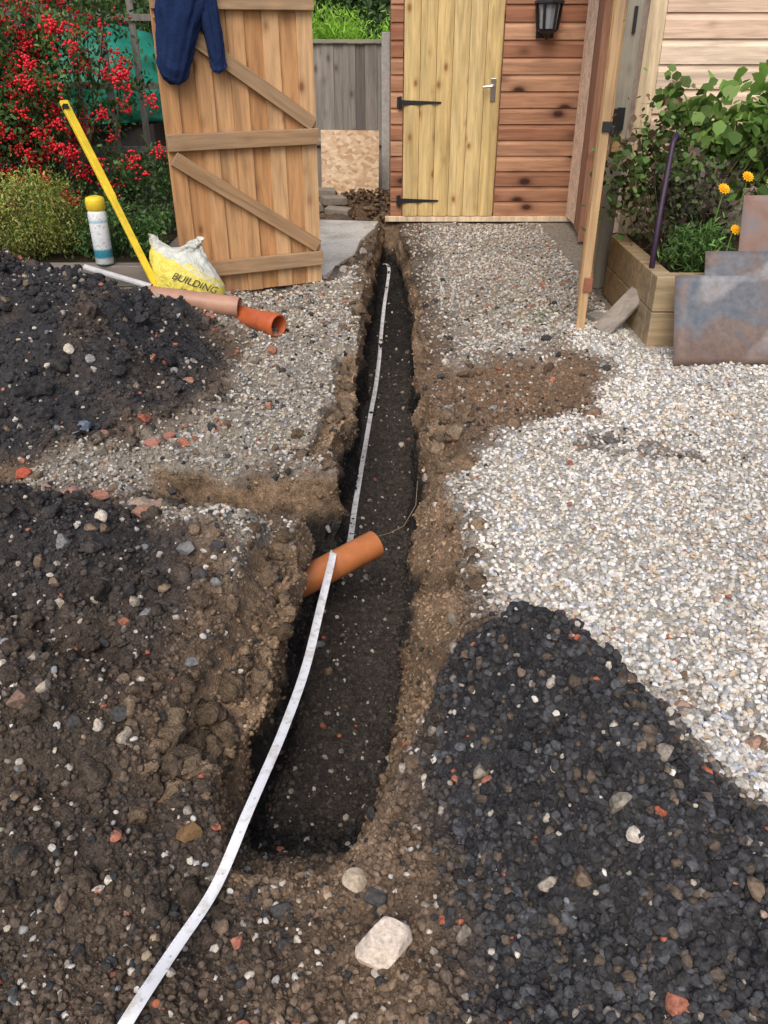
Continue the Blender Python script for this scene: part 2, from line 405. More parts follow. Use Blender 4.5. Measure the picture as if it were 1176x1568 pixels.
# soil crumbs
x, y = sample(lambda a: 8500 * (1.2 / max(a, .8)) ** 1.25)
h, cut, rt, c, G, M, B = place(x, y)
k = (rng.random(len(x)) < (1 - G) * (1 - .5 * M)) & ~block(x, y)
x, y, h, c, B, cut = x[k], y[k], h[k], c[k], B[k], cut[k]
nw = 16000; yw = 1.1 + 5 * rng.random(nw) ** 1.6; tl, tr, bl, br = edges(yw); tt_ = rng.random(nw); sd = rng.random(nw) < .5
xw = np.where(sd, tl + tt_ * (bl - tl), tr - tt_ * (tr - br)); hw_, cw_, rw_, colw, _, _, _ = place(xw, yw)
jx, jy = jit(x, y, h, cut); jxw, jyw = jit(xw, yw, hw_, cw_)
n = len(x); R = .0028 + .010 * rng.random(n) ** 3.2 + .005 * B * rng.random(n) ** 2 + .0007 * y
heap = poly_mask(x, y, HP, .07, .1, 3); nrh = heap * sst(1.6, 1.0, y)
R = np.where(rng.random(n) < nrh * .28, .005 + .011 * rng.random(n) ** 2, R)
C = c * (.65 + .75 * rng.random((n, 1)))
hb = (rng.random(n) < heap * .25); C[hb] = np.array([.085, .088, .095]) * (.6 + .6 * rng.random((hb.sum(), 1)))
hb = (rng.random(n) < heap * .12); C[hb] = np.array([.12, .095, .075]) * (.6 + .6 * rng.random((hb.sum(), 1)))
lt = rng.random(n) < .05 * (1 - .6 * heap); C[lt] = np.array([.40, .36, .31]) * (.5 + rng.random((lt.sum(), 1)))
bk = rng.random(n) < .10; C[bk] = [.05, .05, .05]
red = rng.random(n) < .005; C[red] = [.38, .12, .07]
z = h + R * (.0 + .45 * rng.random(n))
Rw = .003 + .009 * rng.random(nw) ** 3
x = np.r_[jx, jxw]; y = np.r_[jy, jyw]; z = np.r_[z, hw_]; R = np.r_[R, Rw]; C = np.concatenate([C, colw * (.7 + .7 * rng.random((nw, 1)))])
stones('soil_crumbs', np.stack([x, y, z], 1), R, C, MAT_CRUMB, 1, .35, (1, .85, .75), 3.1, nv=24, near=(y < 2.0) & (R > .006))
print('COUNT', NG, n)

# soil clods
P_ = []; R_ = []; C_ = []
def clods(x, y, R, base, sink=.1):
    h, cut, rt, c, G, M, B = place(x, y)
    for a in range(len(x)):
        if cut[a] > .3: continue
        P_.append((x[a], y[a], h[a] + R[a] * sink)); R_.append(R[a]); C_.append(np.array(base) * (.6 + .7 * rng.random()) if base is not None else c[a] * (.8 + .6 * rng.random()))
n = 190; yy = 1.25 + 2.1 * rng.random(n); tl, tr, bl, br = edges(yy)
clods(tl - .0 - np.abs(rng.normal(size=n)) * .08, yy, .008 + .032 * rng.random(n) ** 2.2, (.20, .145, .098))
n = 110; yy = 3.1 + 3.5 * rng.random(n); tl, tr, bl, br = edges(yy); clods(tl - np.abs(rng.normal(size=n)) * .04, yy, .012 + .035 * rng.random(n) ** 2.5, (.24, .18, .12))
n = 110; yy = 1.9 + 4.2 * rng.random(n); tl, tr, bl, br = edges(yy); clods(tr + rng.normal(size=n) * .03, yy, .008 + .028 * rng.random(n) ** 2.5, (.25, .18, .12))
n = 460; clods(-1.6 + 1.3 * rng.random(n), 1.0 + 1.6 * rng.random(n), .008 + .030 * rng.random(n) ** 2.5, None)
n = 320; clods(-2.2 + 1.4 * rng.random(n), 3.0 + 1.6 * rng.random(n), .01 + .038 * rng.random(n) ** 2.5, None)
n = 200; clods(.1 + .7 * rng.random(n), .8 + .95 * rng.random(n), .007 + .018 * rng.random(n) ** 2.5, None)
n = 60; clods(.3 + .7 * rng.random(n), 3.35 + 1.0 * rng.random(n), .008 + .03 * rng.random(n) ** 2.5, (.22, .15, .1))
clods(np.array([.27, .33, .38, .24, .30]), np.array([3.42, 3.36, 3.46, 3.32, 3.52]), np.array([.06, .05, .04, .04, .04]), (.26, .19, .13))
clods(np.array([-.50, -.45, -.55, -.44, -.42, -.40, -.48]), np.array([1.42, 1.52, 1.50, 1.75, 2.0, 2.2, 1.62]), np.array([.07, .05, .055, .05, .045, .045, .05]), (.19, .14, .095))
stones('soil_clods', np.array(P_), np.array(R_), np.array(C_), MAT_SOIL, 3, .05, (1, .88, .72), 1.2, smooth=True, nv=24, cuts=4, lo=.6, lump=.8)

# medium rubble
x, y = sample(lambda a: 110, .6, 6.0)
h, cut, rt, c, G, M, B = place(x, y)
k = (rng.random(len(x)) < (1 - G) * np.where(cut > .05, .25, 1)) & ~block(x, y)
x, y, h, c, B = x[k], y[k], h[k], c[k], B[k]; n = len(x)
R = .009 + .020 * rng.random(n) ** 2.4
pal = np.array([[.32, .28, .23], [.36, .15, .10], [.06, .058, .058], [.19, .14, .1], [.48, .43, .36], [.24, .24, .24]])
C = pal[rng.choice(6, n, p=[.17, .08, .30, .28, .08, .09])] * (.7 + .5 * rng.random((n, 1)))
stones('rubble', np.stack([x, y, h + R * .25], 1), R, C, MAT_CRUMB, 3, .06, (1, .85, .7), 2.5, smooth=False, nv=16, cuts=9, lo=.52)

def stone_at(name, x, y, r, c, dz=.4, flat=(1, .85, .65), z=None, tilt=.6, lo=.55):
    h = float(hgt(np.array([x]), np.array([y]))[0][0]) if z is None else z
    return stones(name, np.array([[x, y, h + r * dz]]), np.array([r]), np.array([c]), MAT_BRICK, 4, .02, flat, tilt, smooth=False, nv=1, cuts=14, lo=lo)
stone_at('limestone_lump', .0, .94, .058, (.64, .55, .46), flat=(1.05, .85, .72), tilt=.2, lo=.62)
stone_at('limestone_lump', -.06, 1.07, .030, (.46, .38, .28))
for (sx, sy, r, cc_) in [(-1.42, 2.86, .04, (.50, .12, .07)), (-.98, 3.14, .045, (.40, .19, .15)), (-.93, 3.20, .036, (.36, .17, .12)), (-.86, 3.18, .03, (.48, .18, .12)), (-1.04, 3.26, .036, (.34, .12, .08)), (-1.18, 3.12, .03, (.4, .2, .15)),
                          (-1.20, 2.50, .055, (.40, .23, .19)), (-1.12, 2.54, .04, (.38, .21, .17)), (-.88, 2.53, .05, (.38, .30, .23)), (-.8, 2.48, .04, (.36, .24, .18)), (-.82, 2.38, .034, (.38, .21, .15)), (-1.0, 2.50, .035, (.42, .2, .14)),
                          (-.43, 1.19, .034, (.2, .12, .06)), (.42, 1.70, .03, (.34, .15, .1)), (.68, 1.5, .028, (.52, .46, .41)), (.73, 1.47, .034, (.44, .30, .23)), (.89, 1.42, .03, (.44, .28, .21)),
                          (-.85, 1.42, .034, (.24, .16, .12)), (-.62, 2.15, .034, (.18, .18, .18)), (-.7, 4.2, .045, (.28, .24, .2)), (-.62, 4.35, .035, (.36, .17, .11)), (.20, 3.30, .035, (.36, .32, .28)), (-1.0, 4.6, .04, (.4, .18, .12)), (-.55, 3.6, .03, (.36, .2, .14)), (-.95, 3.75, .035, (.38, .2, .14))]:
    stone_at('brick_rubble', sx, sy, r, cc_)
stone_at('slate_lump', -1.28, 3.16, .075, (.21, .25, .31), flat=(1.2, .7, .4))

# ---------------------------------------------------------------- pipes
MAT_OR = m_plain('orange_pvc', (.54, .19, .065), .38, .5, .3, 9)
MAT_OR2 = m_plain('orange_pvc_bright', (.58, .14, .05), .38, .5, .25, 12)
MAT_TAN = m_plain('tan_pvc', (.48, .27, .19), .45, .4, .25, 8)
def pipe(name, a, b, ro, ri, mat, socket=False):
    a = Vector(a); b = Vector(b); L = (b - a).length; q = (b - a).to_track_quat('Z', 'Y')
    prof = [(ro, 0), (ro, L), (ri, L), (ri, 0)]
    if socket:
        s = ro * 1.16; prof = [(ro, 0), (ro, L - .13), (s * .98, L - .12), (s, L - .11), (s, L - .045), (s * 1.09, L - .04), (s * 1.09, L - .012), (s, L - .008), (s, L), (s * .9, L), (s * .9, L - .11), (ri, L - .12), (ri, 0)]
    seg = 40; vs = []; fs = []; n = len(prof)
    for j in range(seg):
        an = 2 * math.pi * j / seg
        for (r, z) in prof: vs.append(a + q @ Vector((r * math.cos(an), r * math.sin(an), z)))
    for j in range(seg):
        for k in range(n): fs.append((j * n + k, j * n + (k + 1) % n, ((j + 1) % seg) * n + (k + 1) % n, ((j + 1) % seg) * n + k))
    mb = MB(); mb.add(vs, fs, .5); ob = mb.obj(name, mat, bevel=.001, smooth=True)
    m = ob.modifiers.new('e', 'EDGE_SPLIT'); m.split_angle = math.radians(35)
    return ob
pipe('drain_pipe', (-.50, 2.37, -.26), (-.035, 2.725, -.195), .056, .0525, MAT_OR)
pipe('drain_pipe', (-1.38, 4.76, .225), (-.84, 4.70, .175), .058, .054, MAT_TAN)
pipe('drain_pipe_socket', (-.90, 4.78, .12), (-.60, 4.55, .11), .055, .051, MAT_OR2, True)
MAT_GREY = m_plain('grey_plastic', (.6, .6, .6), .5, .4)
pipe('waste_pipe', (-1.85, 5.12, .30), (-1.42, 5.0, .21), .02, .017, MAT_GREY)

# ---------------------------------------------------------------- measuring tape
t = NT('tape_white'); at = t.n('ShaderNodeAttribute', attribute_name='col'); sp = t.n('ShaderNodeSeparateColor'); t.l(at.outputs['Color'], sp.inputs[0])
def mth(op, a, b=0.0):
    nd = t.n('ShaderNodeMath', operation=op)
    for s_, v in ((nd.inputs[0], a), (nd.inputs[1], b)):
        if isinstance(v, (int, float)): s_.default_value = v
        else: t.l(v, s_)
    return nd.outputs[0]
fr = mth('FRACT', mth('MULTIPLY', sp.outputs[0], 100.0)); tick = mth('MULTIPLY', mth('LESS_THAN', fr, .10), mth('LESS_THAN', sp.outputs[1], .16))
f10 = mth('FRACT', mth('MULTIPLY', sp.outputs[0], 10.0)); num = mth('MULTIPLY', mth('LESS_THAN', f10, .06), mth('MULTIPLY', mth('GREATER_THAN', sp.outputs[1], .4), mth('LESS_THAN', sp.outputs[1], .62)))
msk = mth('MAXIMUM', tick, num)
ns = t.noise(t.oc(), 25, 5)
MAT_TAPE = t.fin(t.mix(t.mix((.88, .89, .92), t.ramp(ns, [(.36, (.72, .68, .60)), (.52, (1, 1, 1))]), 1.0, 'MULTIPLY'), (.2, .2, .22), mth('MULTIPLY', msk, .4)), .4, .4)
def hz(x, y, dz=.014): return float(hgt(np.array([x]), np.array([y]))[0][0]) + dz
pts = []
for (a, b) in [(-.56, .55), (-.50, .68), (-.446, .80), (-.405, .93), (-.352, 1.07)]:
    pts.append((a, b, max(hz(a + q, b, .022) for q in (-.02, -.01, 0, .01, .02))))
pts += [(-.31, 1.25, .02), (-.265, 1.55, -.03), (-.235, 1.87, -.092), (-.215, 2.25, -.136), (-.197, 2.54, -.156), (-.193, 2.61, -.160), (-.186, 2.70, -.23), (-.175, 2.9, -.36)]
for (a, b) in [(-.16, 3.16), (-.145, 3.5), (-.13, 3.76), (-.105, 4.22), (-.08, 4.6), (-.056, 5.02), (-.035, 5.5), (-.024, 5.9), (.0, 6.5), (.03, 7.1), (.045, 7.45), (.02, 7.65), (-.02, 7.6)]:
    pts.append((a, b, hz(a, b, .02)))
pts = np.array(pts); d = np.r_[0, np.cumsum(np.linalg.norm(np.diff(pts, axis=0), axis=1))]
tt = np.arange(0, d[-1], .01)
def crs(tt):
    idx = np.clip(np.searchsorted(d, tt, 'right') - 1, 0, len(d) - 2)
    m = np.zeros_like(pts); m[1:-1] = (pts[2:] - pts[:-2]) / (d[2:] - d[:-2])[:, None]; m[0] = (pts[1] - pts[0]) / (d[1] - d[0]); m[-1] = (pts[-1] - pts[-2]) / (d[-1] - d[-2])
    L = (d[idx + 1] - d[idx]); u = (tt - d[idx]) / L; u = u[:, None]; L = L[:, None]
    return (2 * u ** 3 - 3 * u ** 2 + 1) * pts[idx] + (u ** 3 - 2 * u ** 2 + u) * L * m[idx] + (-2 * u ** 3 + 3 * u ** 2) * pts[idx + 1] + (u ** 3 - u ** 2) * L * m[idx + 1]
cp = crs(tt); tg = np.gradient(cp, axis=0); tg /= np.linalg.norm(tg, axis=1)[:, None]
side = np.cross(tg, [0, 0, 1.]); side /= np.linalg.norm(side, axis=1)[:, None] + 1e-9
tw = .30 * np.sin(tt * 2.1) - .15
up = np.cross(side, tg); side = side * np.cos(tw)[:, None] + up * np.sin(tw)[:, None]; up = np.cross(side, tg)
V = []; Cc = []
for j, a in enumerate((-1, -.5, 0, .5, 1)):
    V.append(cp + side * a * .0135 + up * (.0035 * (a * a))); Cc.append(np.stack([tt, np.full(len(tt), (a + 1) / 2), tt * 0], 1))
V = np.stack(V, 1).reshape(-1, 3); Cc = np.stack(Cc, 1).reshape(-1, 3); n = len(tt); i = np.arange(n * 5).reshape(n, 5)
F = np.stack([i[:-1, :-1], i[:-1, 1:], i[1:, 1:], i[1:, :-1]], -1).reshape(-1, 4)
np_mesh('measuring_tape', V, F, MAT_TAPE, Cc)

# ---------------------------------------------------------------- woods
W_GATE = m_wood('gate_wood', (.54, .28, .12), (.70, .45, .24), 'z', .85, (.17, .06, .02))
W_RAIL = m_wood('rail_wood', (.44, .27, .14), (.49, .32, .18), 'x', .7, (.15, .08, .04), .3)
W_DOOR = m_wood('door_wood', (.64, .46, .19), (.77, .59, .29), 'z', .95, (.28, .12, .03), kr=.9)
W_SHIP = m_wood('stained_shiplap', (.32, .135, .075), (.58, .33, .20), 'x', 1.0, (.05, .016, .012), kscale=.62, kr=1.1)
W_PINK = m_wood('larch_shiplap', (.84, .60, .45), (.90, .72, .56), 'x', .6, (.36, .17, .09))
W_CREAM = m_wood('cream_board', (.80, .62, .40), (.86, .70, .50), 'z', .4, (.35, .2, .1))
W_GREY = m_wood('grey_wood', (.19, .18, .16), (.27, .25, .23), 'z', .5, (.08, .07, .06))
W_GREYX = m_wood('grey_wood_x', (.24, .21, .18), (.32, .28, .24), 'x', .5, (.08, .07, .06))
W_SLEEP = m_wood('sleeper', (.42, .31, .18), (.50, .38, .22), 'x', .5, (.14, .1, .06), .5)
BLACK = m_plain('black_iron', (.018, .018, .02), .45, .5)
CHROME = m_plain('chrome', (.7, .7, .72), .25, .5, .1, 10, 1)

# left gate
W = .975
ga = math.atan2(.45, .96); gate = empty('wooden_gate', (-.435 - W * math.cos(ga), 5.81 - W * math.sin(ga), 0), ga)
mb = MB(); nb = 9; bw = W / nb
for k in range(nb):
    zb = .03 + .008 * random.random()
    w_ = bw - .004 if k % 2 == 0 else bw * 1.1
    mb.box((bw * (k + .5), .012 + (.014 if k % 2 else 0), zb + .92), (w_, .016, 1.84))
mb.obj('boards', W_GATE, gate, .002)
mb = MB()
for z in (.205, .975, 1.715): mb.box((W / 2, -.018, z), (W, .036, .095))
mb.obj('rails', W_RAIL, gate, .004)
def brace(x0, z0, x1, z1):
    L = math.hypot(x1 - x0, z1 - z0); a = -math.atan2(z1 - z0, x1 - x0)
    return ((x0 + x1) / 2, (z0 + z1) / 2, L, a)
for q in (brace(.03, .89, W - .03, .285), brace(.03, 1.66, W - .03, 1.045)):
    bx = MB(); bx.box((0, 0, 0), (q[2], .032, .085)); o_ = bx.obj('brace', W_RAIL, gate, .003); o_.location = (q[0], -.0165, q[1]); o_.rotation_euler = (0, q[3], 0)

# garment
CLOTH = NT('navy_cloth'); o = CLOTH.oc(); CLOTH.bump(CLOTH.noise(o, 60, 4), .5, .01)
CL = CLOTH.fin(CLOTH.mix((.010, .022, .075), (.022, .040, .115), CLOTH.noise(o, 12, 4)), .95, .15)
def drape(name, path, par, seg=48, amp=.12, sd=0):
    P = np.array(path, float); m = 70; T = np.linspace(0, len(P) - 1, m); Q = np.stack([np.interp(T, np.arange(len(P)), P[:, k]) for k in range(5)], 1)
    for _ in range(3): Q[1:-1] = (Q[:-2] + 2 * Q[1:-1] + Q[2:]) / 4
    vs = []
    for i in range(m):
        for j in range(seg):
            a = 2 * math.pi * j / seg
            f = 1 + amp * (math.sin(a * 3 + sd + .8 * math.sin(i * .11)) + .9 * math.sin(a * 7 + sd * 2 + i * .13) * .6 + .5 * math.sin(a * 13 + i * .2)) + .16 * float(fbm(np.array([a * 2]), np.array([i * .16 + sd]), 5)[0])
            vs.append((Q[i, 0] + Q[i, 3] * f * math.cos(a), Q[i, 1] + Q[i, 4] * f * math.sin(a), Q[i, 2] + .012 * math.sin(a * 2 + sd)))
    fs = [(i * seg + j, i * seg + (j + 1) % seg, (i + 1) * seg + (j + 1) % seg, (i + 1) * seg + j) for i in range(m - 1) for j in range(seg)]
    fs += [tuple(range(seg)), tuple((m - 1) * seg + j for j in range(seg))[::-1]]
    mb = MB(); mb.add(vs, fs, .5); return mb.obj(name, CL, par, 0, True)
gar = empty('navy_jumper', gate.location, gate.rotation_euler[2])
drape('body', [(.17, .0, 1.92, .13, .05), (.19, -.03, 1.87, .17, .06), (.18, -.07, 1.75, .16, .05), (.14, -.075, 1.62, .125, .05), (.11, -.07, 1.48, .10, .05), (.09, -.065, 1.38, .085, .045), (.085, -.06, 1.32, .07, .035), (.085, -.06, 1.30, .045, .02)], gar, sd=1)
drape('sleeve', [(.25, -.02, 1.9, .08, .05), (.28, -.05, 1.8, .075, .05), (.31, -.06, 1.65, .062, .04), (.335, -.06, 1.5, .05, .035), (.345, -.055, 1.41, .045, .032), (.347, -.055, 1.37, .05, .034), (.347, -.055, 1.355, .04, .028)], gar, sd=2, amp=.08)
drape('back', [(.18, -.02, 1.87, .16, .05), (.18, .03, 1.87, .16, .04), (.18, .07, 1.7, .15, .02), (.18, .075, 1.5, .14, .02)], gar, sd=4)

# back shed
shed = empty('timber_shed', (0, 0, 0))
SX0, SX1, SY = .06, 1.79, 8.09
def shiplap(mb, x0, x1, z0, z1, b, y, sgn=-1):
    z = z0
    while z < z1 - .01:
        t_ = min(b, z1 - z); r = random.random()
        mb.prism([(y, z), (y + sgn * .019, z + .001), (y + sgn * .020, z + t_ * .70), (y + sgn * .010, z + t_ * .84), (y + sgn * .004, z + t_ * .985), (y, z + t_ * .985)], 'x', x0, x1, r); z += t_
mb = MB(); shiplap(mb, SX0, .165, .06, 2.1, .131, SY); shiplap(mb, 1.03, SX1, .06, 2.1, .131, SY); shiplap(mb, .165, 1.03, 1.83, 2.1, .135, SY)
mb.obj('front_cladding', W_SHIP, shed)
mb = MB(); mb.box((SX0 + .02, SY + .95, 1.08), (.03, 1.86, 2.04)); mb.box((SX1 - .02, SY + .95, 1.08), (.03, 1.86, 2.04)); mb.box(((SX0 + SX1) / 2, SY + 1.88, 1.08), (1.7, .03, 2.04)); mb.box(((SX0 + SX1) / 2, SY + .03, 1.08), (1.66, .04, 2.0))
mb.obj('walls', W_SHIP, shed)
mb = MB(); mb.box((.93, SY + .93, 2.17), (2.0, 2.0, .05), Euler((.08, 0, 0))); mb.obj('roof', m_plain('roof_felt', (.05, .05, .055), .9, .2, .3, 30), shed, .004)
mb = MB(); mb.box(((SX0 + SX1) / 2 - .02, SY - .025, .035), (SX1 - SX0 + .06, .05, .045)); mb.obj('base_plate', W_CREAM, shed, .003)
mb = MB(); dx0, dx1 = .175, 1.02; nb = 6; bw = (dx1 - dx0) / nb
for k in range(nb):
    a = dx0 + k * bw; b = a + bw - .004; y0 = SY - .02; pr = [(a, y0)]
    for q in range(9):
        u = q / 8; pr.append((a + (b - a) * u, y0 - .008 - .024 * math.sin(math.pi * (.05 + .9 * u)) ** .7))
    pr.append((b, y0)); mb.prism(pr, 'z', .065, 1.81)
mb.obj('door', W_DOOR, shed)
mb = MB()
for z in (.20, 1.02):
    yh = SY - .056
    mb.add([(dx0 - .03, yh, z - .022), (dx0 + .33, yh, z - .008), (dx0 + .33, yh, z + .008), (dx0 - .03, yh, z + .022), (dx0 - .03, yh + .006, z - .022), (dx0 + .33, yh + .006, z - .008), (dx0 + .33, yh + .006, z + .008), (dx0 - .03, yh + .006, z + .022)],
           [(0, 1, 2, 3), (7, 6, 5, 4), (0, 4, 5, 1), (1, 5, 6, 2), (2, 6, 7, 3), (3, 7, 4, 0)])
    mb.tube([(dx0 - .03, SY - .05, z - .05), (dx0 - .03, SY - .05, z + .05)], .01); mb.box((dx0 - .045, SY - .04, z), (.03, .008, .09))
mb.obj('hinges', BLACK, shed, .001)
mb = MB(); mb.box((.955, SY - .057, 1.12), (.045, .01, .18)); mb.tube([(.955, SY - .05, 1.15), (.955, SY - .09, 1.15), (.94, SY - .10, 1.15), (.86, SY - .10, 1.145)], .011); mb.obj('handle', CHROME, shed, .002)

# lantern
lan = empty('wall_lantern', (1.37, SY - .13, 1.575)); lan.scale = (1.5, 1.5, 1.25)
mb = MB(); mb.box((0, .075, .06), (.10, .02, .22)); mb.tube([(0, .07, .0), (0, .03, -.03), (0, 0, -.02)], .009)
mb.tube([(0, 0, -.03), (0, 0, -.01), (0, 0, 0)], [.02, .055, .060], 6, cap=True)
for j in range(6):
    a = 2 * math.pi * j / 6; mb.tube([(.055 * math.cos(a), .055 * math.sin(a), 0), (.07 * math.cos(a), .07 * math.sin(a), .15)], .008, 4)
mb.tube([(0, 0, .15), (0, 0, .16), (0, 0, .21), (0, 0, .23), (0, 0, .26)], [.088, .088, .04, .02, .004], 6)
mb.obj('frame', BLACK, lan)
mb = MB(); mb.tube([(0, 0, .005), (0, 0, .147)], [.048, .062], 6); mb.obj('glass', m_plain('lamp_glass', (.30, .33, .36), .1, .8, .1), lan)
mb = MB(); mb.tube([(0, -.0, -.06), (0, 0, -.03)], [.006, .02], 8); mb.obj('finial', BLACK, lan)

# right-hand shed
rs = empty('larch_shed', (0, 0, 0))
mb = MB(); shiplap(mb, 1.76, 4.2, .1, 2.35, .142, 5.97); mb.obj('front_cladding', W_PINK, rs)
mb = MB(); mb.box((1.70, 5.955, 1.2), (.11, .03, 2.3)); mb.box((4.2, 5.955, 1.2), (.1, .03, 2.3)); mb.obj('corner_boards', W_CREAM, rs, .003)
mb = MB(); mb.box((2.95, 7.0, 1.2), (2.5, 2.0, 2.25)); mb.obj('walls', W_PINK, rs)
mb = MB(); mb.box((2.95, 7.0, 2.42), (2.8, 2.2, .06), Euler((.06, 0, 0))); mb.obj('roof', bpy.data.materials['roof_felt'], rs)
bd = empty('stained_door', (1.665, 7.12, 0), math.atan2(.97, .09))
mb = MB()
for k in range(7): mb.box((.07 + .139 * k, 0, .98), (.136, .02, 1.86))
mb.obj('boards', m_wood('stained_vertical', (.28, .13, .08), (.38, .20, .13), 'z', .7, (.05, .02, .01)), bd, .002)
mb = MB(); mb.box((-.01, 0, .98), (.045, .06, 1.9)); mb.obj('frame', m_wood('stained_frame', (.28, .13, .08), (.38, .20, .13), 'z', .7), bd, .003)

# right gate leaf
W_STILE = m_wood('stile', (.56, .35, .17), (.62, .41, .22), 'z', .6, (.18, .08, .03), .2)
rg = empty('wooden_gate', (1.185, 4.82, 0), math.atan2(1.03, .232))
mb = MB(); mb.box((0, 0, .93), (.045, .05, 1.86)); mb.obj('stile', W_STILE, rg, .004)
mb = MB()
for k in range(8): mb.box((.09 + .12 * k, .015 + .008 * (k % 2), .95), (.118, .016, 1.8))
mb.obj('boards', W_GATE, rg, .002)
mb = MB()
for z in (.3, 1.05, 1.65): mb.box((.52, -.018, z), (1.0, .036, .095))
mb.obj('rails', W_RAIL, rg, .003)
mb = MB(); mb.box((-.03, -.01, 1.12), (.012, .05, .05)); mb.box((.02, -.04, 1.1), (.09, .02, .04)); mb.obj('latch', BLACK, rg, .002)
mb = MB(); mb.box((-.028, -.015, .28), (.02, .05, .08)); mb.obj('block', m_plain('red_block', (.3, .12, .07), .8), rg, .003)
gp = MB(); gp.box((1.505, 5.80, 1.05), (.11, .10, 2.1)); gp.obj('gate_post', m_wood('post_wood', (.36, .33, .26), (.40, .37, .30), 'z', .5, (.1, .08, .05), .5), None, .006)
gp = MB(); gp.box((1.425, 5.73, .98), (.045, .05, 1.9)); gp.box((1.50, 5.738, .93), (.07, .03, .09)); gp.obj('gate_post', W_STILE, None, .004)
gp = MB(); gp.box((1.512, 5.74, 1.62), (.02, .012, .14)); gp.box((1.50, 5.735, 1.08), (.05, .012, .13)); gp.box((1.46, 5.70, 1.06), (.02, .03, .16)); gp.obj('gate_hinge', BLACK, None, .001)

# right planter
pl = empty('sleeper_planter', (0, 0, 0))
mb = MB()
for z in (.10, .30): mb.box((2.4, 4.56, z), (1.8, .10, .195)); mb.box((1.55, 5.1, z), (.10, .97, .195))
mb.obj('sleepers', W_SLEEP, pl, .006)
mb = MB(); mb.box((2.45, 5.2, .19), (1.7, 1.15, .36)); mb.obj('compost', m_plain('compost', (.06, .045, .03), .95, .1, .5, 40, 0, .8), pl)
mb = MB(); mb.box((1.405, 4.79, .12), (.32, .13, .022), Euler((.25, -.75, .35))); mb.obj('offcut_board', W_GREYX, None, .003)
mb = MB(); mb.box((1.33, 4.98, .02), (.12, .1, .05), Euler((0, 0, .4))); mb.obj('paver_offcut', m_plain('paver', (.3, .28, .25), .9), None, .004)
mb = MB(); mb.tube([(1.52, 4.70, .38), (1.565, 4.85, .68), (1.615, 4.98, 1.02), (1.635, 5.0, 1.06), (1.645, 5.01, 1.03)], .016); mb.obj('garden_cane', m_plain('purple_paint', (.045, .025, .055), .5), None, 0, True)
# metal sheets
t = NT('rusty_sheet'); o = t.oc(); n1 = t.noise(o, 4, 6, .6, 1.2); n2 = t.noise(o, 30, 4)
cc = t.ramp(n1, [(.3, (.12, .145, .18)), (.46, (.16, .165, .185)), (.58, (.19, .14, .12)), (.75, (.22, .21, .22))])
wv = t.n('ShaderNodeTexWave', wave_type='RINGS'); wv.inputs['Scale'].default_value = 1.3; wv.inputs['Distortion'].default_value = 9; wv.inputs['Detail'].default_value = 4; t.l(o, wv.inputs[0])
cc = t.mix(cc, (.40, .39, .39), t.mix(g3(0), t.ramp(wv.outputs['Fac'], [(.72, g3(0)), (.95, g3(1))]), .5))
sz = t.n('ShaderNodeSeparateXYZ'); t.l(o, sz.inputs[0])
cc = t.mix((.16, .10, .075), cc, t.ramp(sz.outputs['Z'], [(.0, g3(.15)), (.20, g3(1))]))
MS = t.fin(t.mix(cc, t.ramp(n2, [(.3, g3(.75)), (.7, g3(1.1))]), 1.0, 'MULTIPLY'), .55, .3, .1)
t2 = NT('pink_rust_sheet'); o = t2.oc(); cc = t2.ramp(t2.noise(o, 5, 6, .6, 1), [(.3, (.24, .14, .11)), (.5, (.28, .19, .16)), (.7, (.21, .20, .21))]); MS2 = t2.fin(cc, .65, .25, .05)
def sheet(name, x0, x1, y0, z0, z1, lean, mat):
    n = 14; vs = []; fs = []
    for i in range(n + 1):
        for j in range(n + 1):
            u = i / n; v = j / n; vs.append((x0 + (x1 - x0) * u, y0 + lean * v + .014 * math.sin(u * 5 + v * 2), z0 + (z1 - z0) * v + .01 * u))
    for i in range(n):
        for j in range(n): a = i * (n + 1) + j; fs.append((a, a + n + 1, a + n + 2, a + 1))
    mb = MB(); mb.add(vs, fs, .5); ob = mb.obj(name, mat, None, 0, True); m = ob.modifiers.new('s', 'SOLIDIFY'); m.thickness = .003; return ob
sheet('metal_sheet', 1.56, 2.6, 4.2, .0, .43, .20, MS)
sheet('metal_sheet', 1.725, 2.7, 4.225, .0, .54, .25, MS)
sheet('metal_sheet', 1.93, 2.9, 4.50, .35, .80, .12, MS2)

# left raised bed
rb = empty('raised_bed', (0, 0, 0))
mb = MB()
for z in (.07, .205): mb.box((-3.1, 5.32, z), (3.2, .10, .132))
mb.box((-1.45, 5.36, .15), (.10, .14, .29)); mb.box((-1.47, 6.2, .14), (.08, 1.6, .26)); mb.box((-2.0, 5.25, .12), (.13, .08, .27))
mb.obj('sleepers', W_GREYX, rb, .006)
mb = MB(); mb.box((-3.1, 6.3, .12), (3.2, 1.85, .22)); mb.obj('soil', bpy.data.materials['compost'], rb)

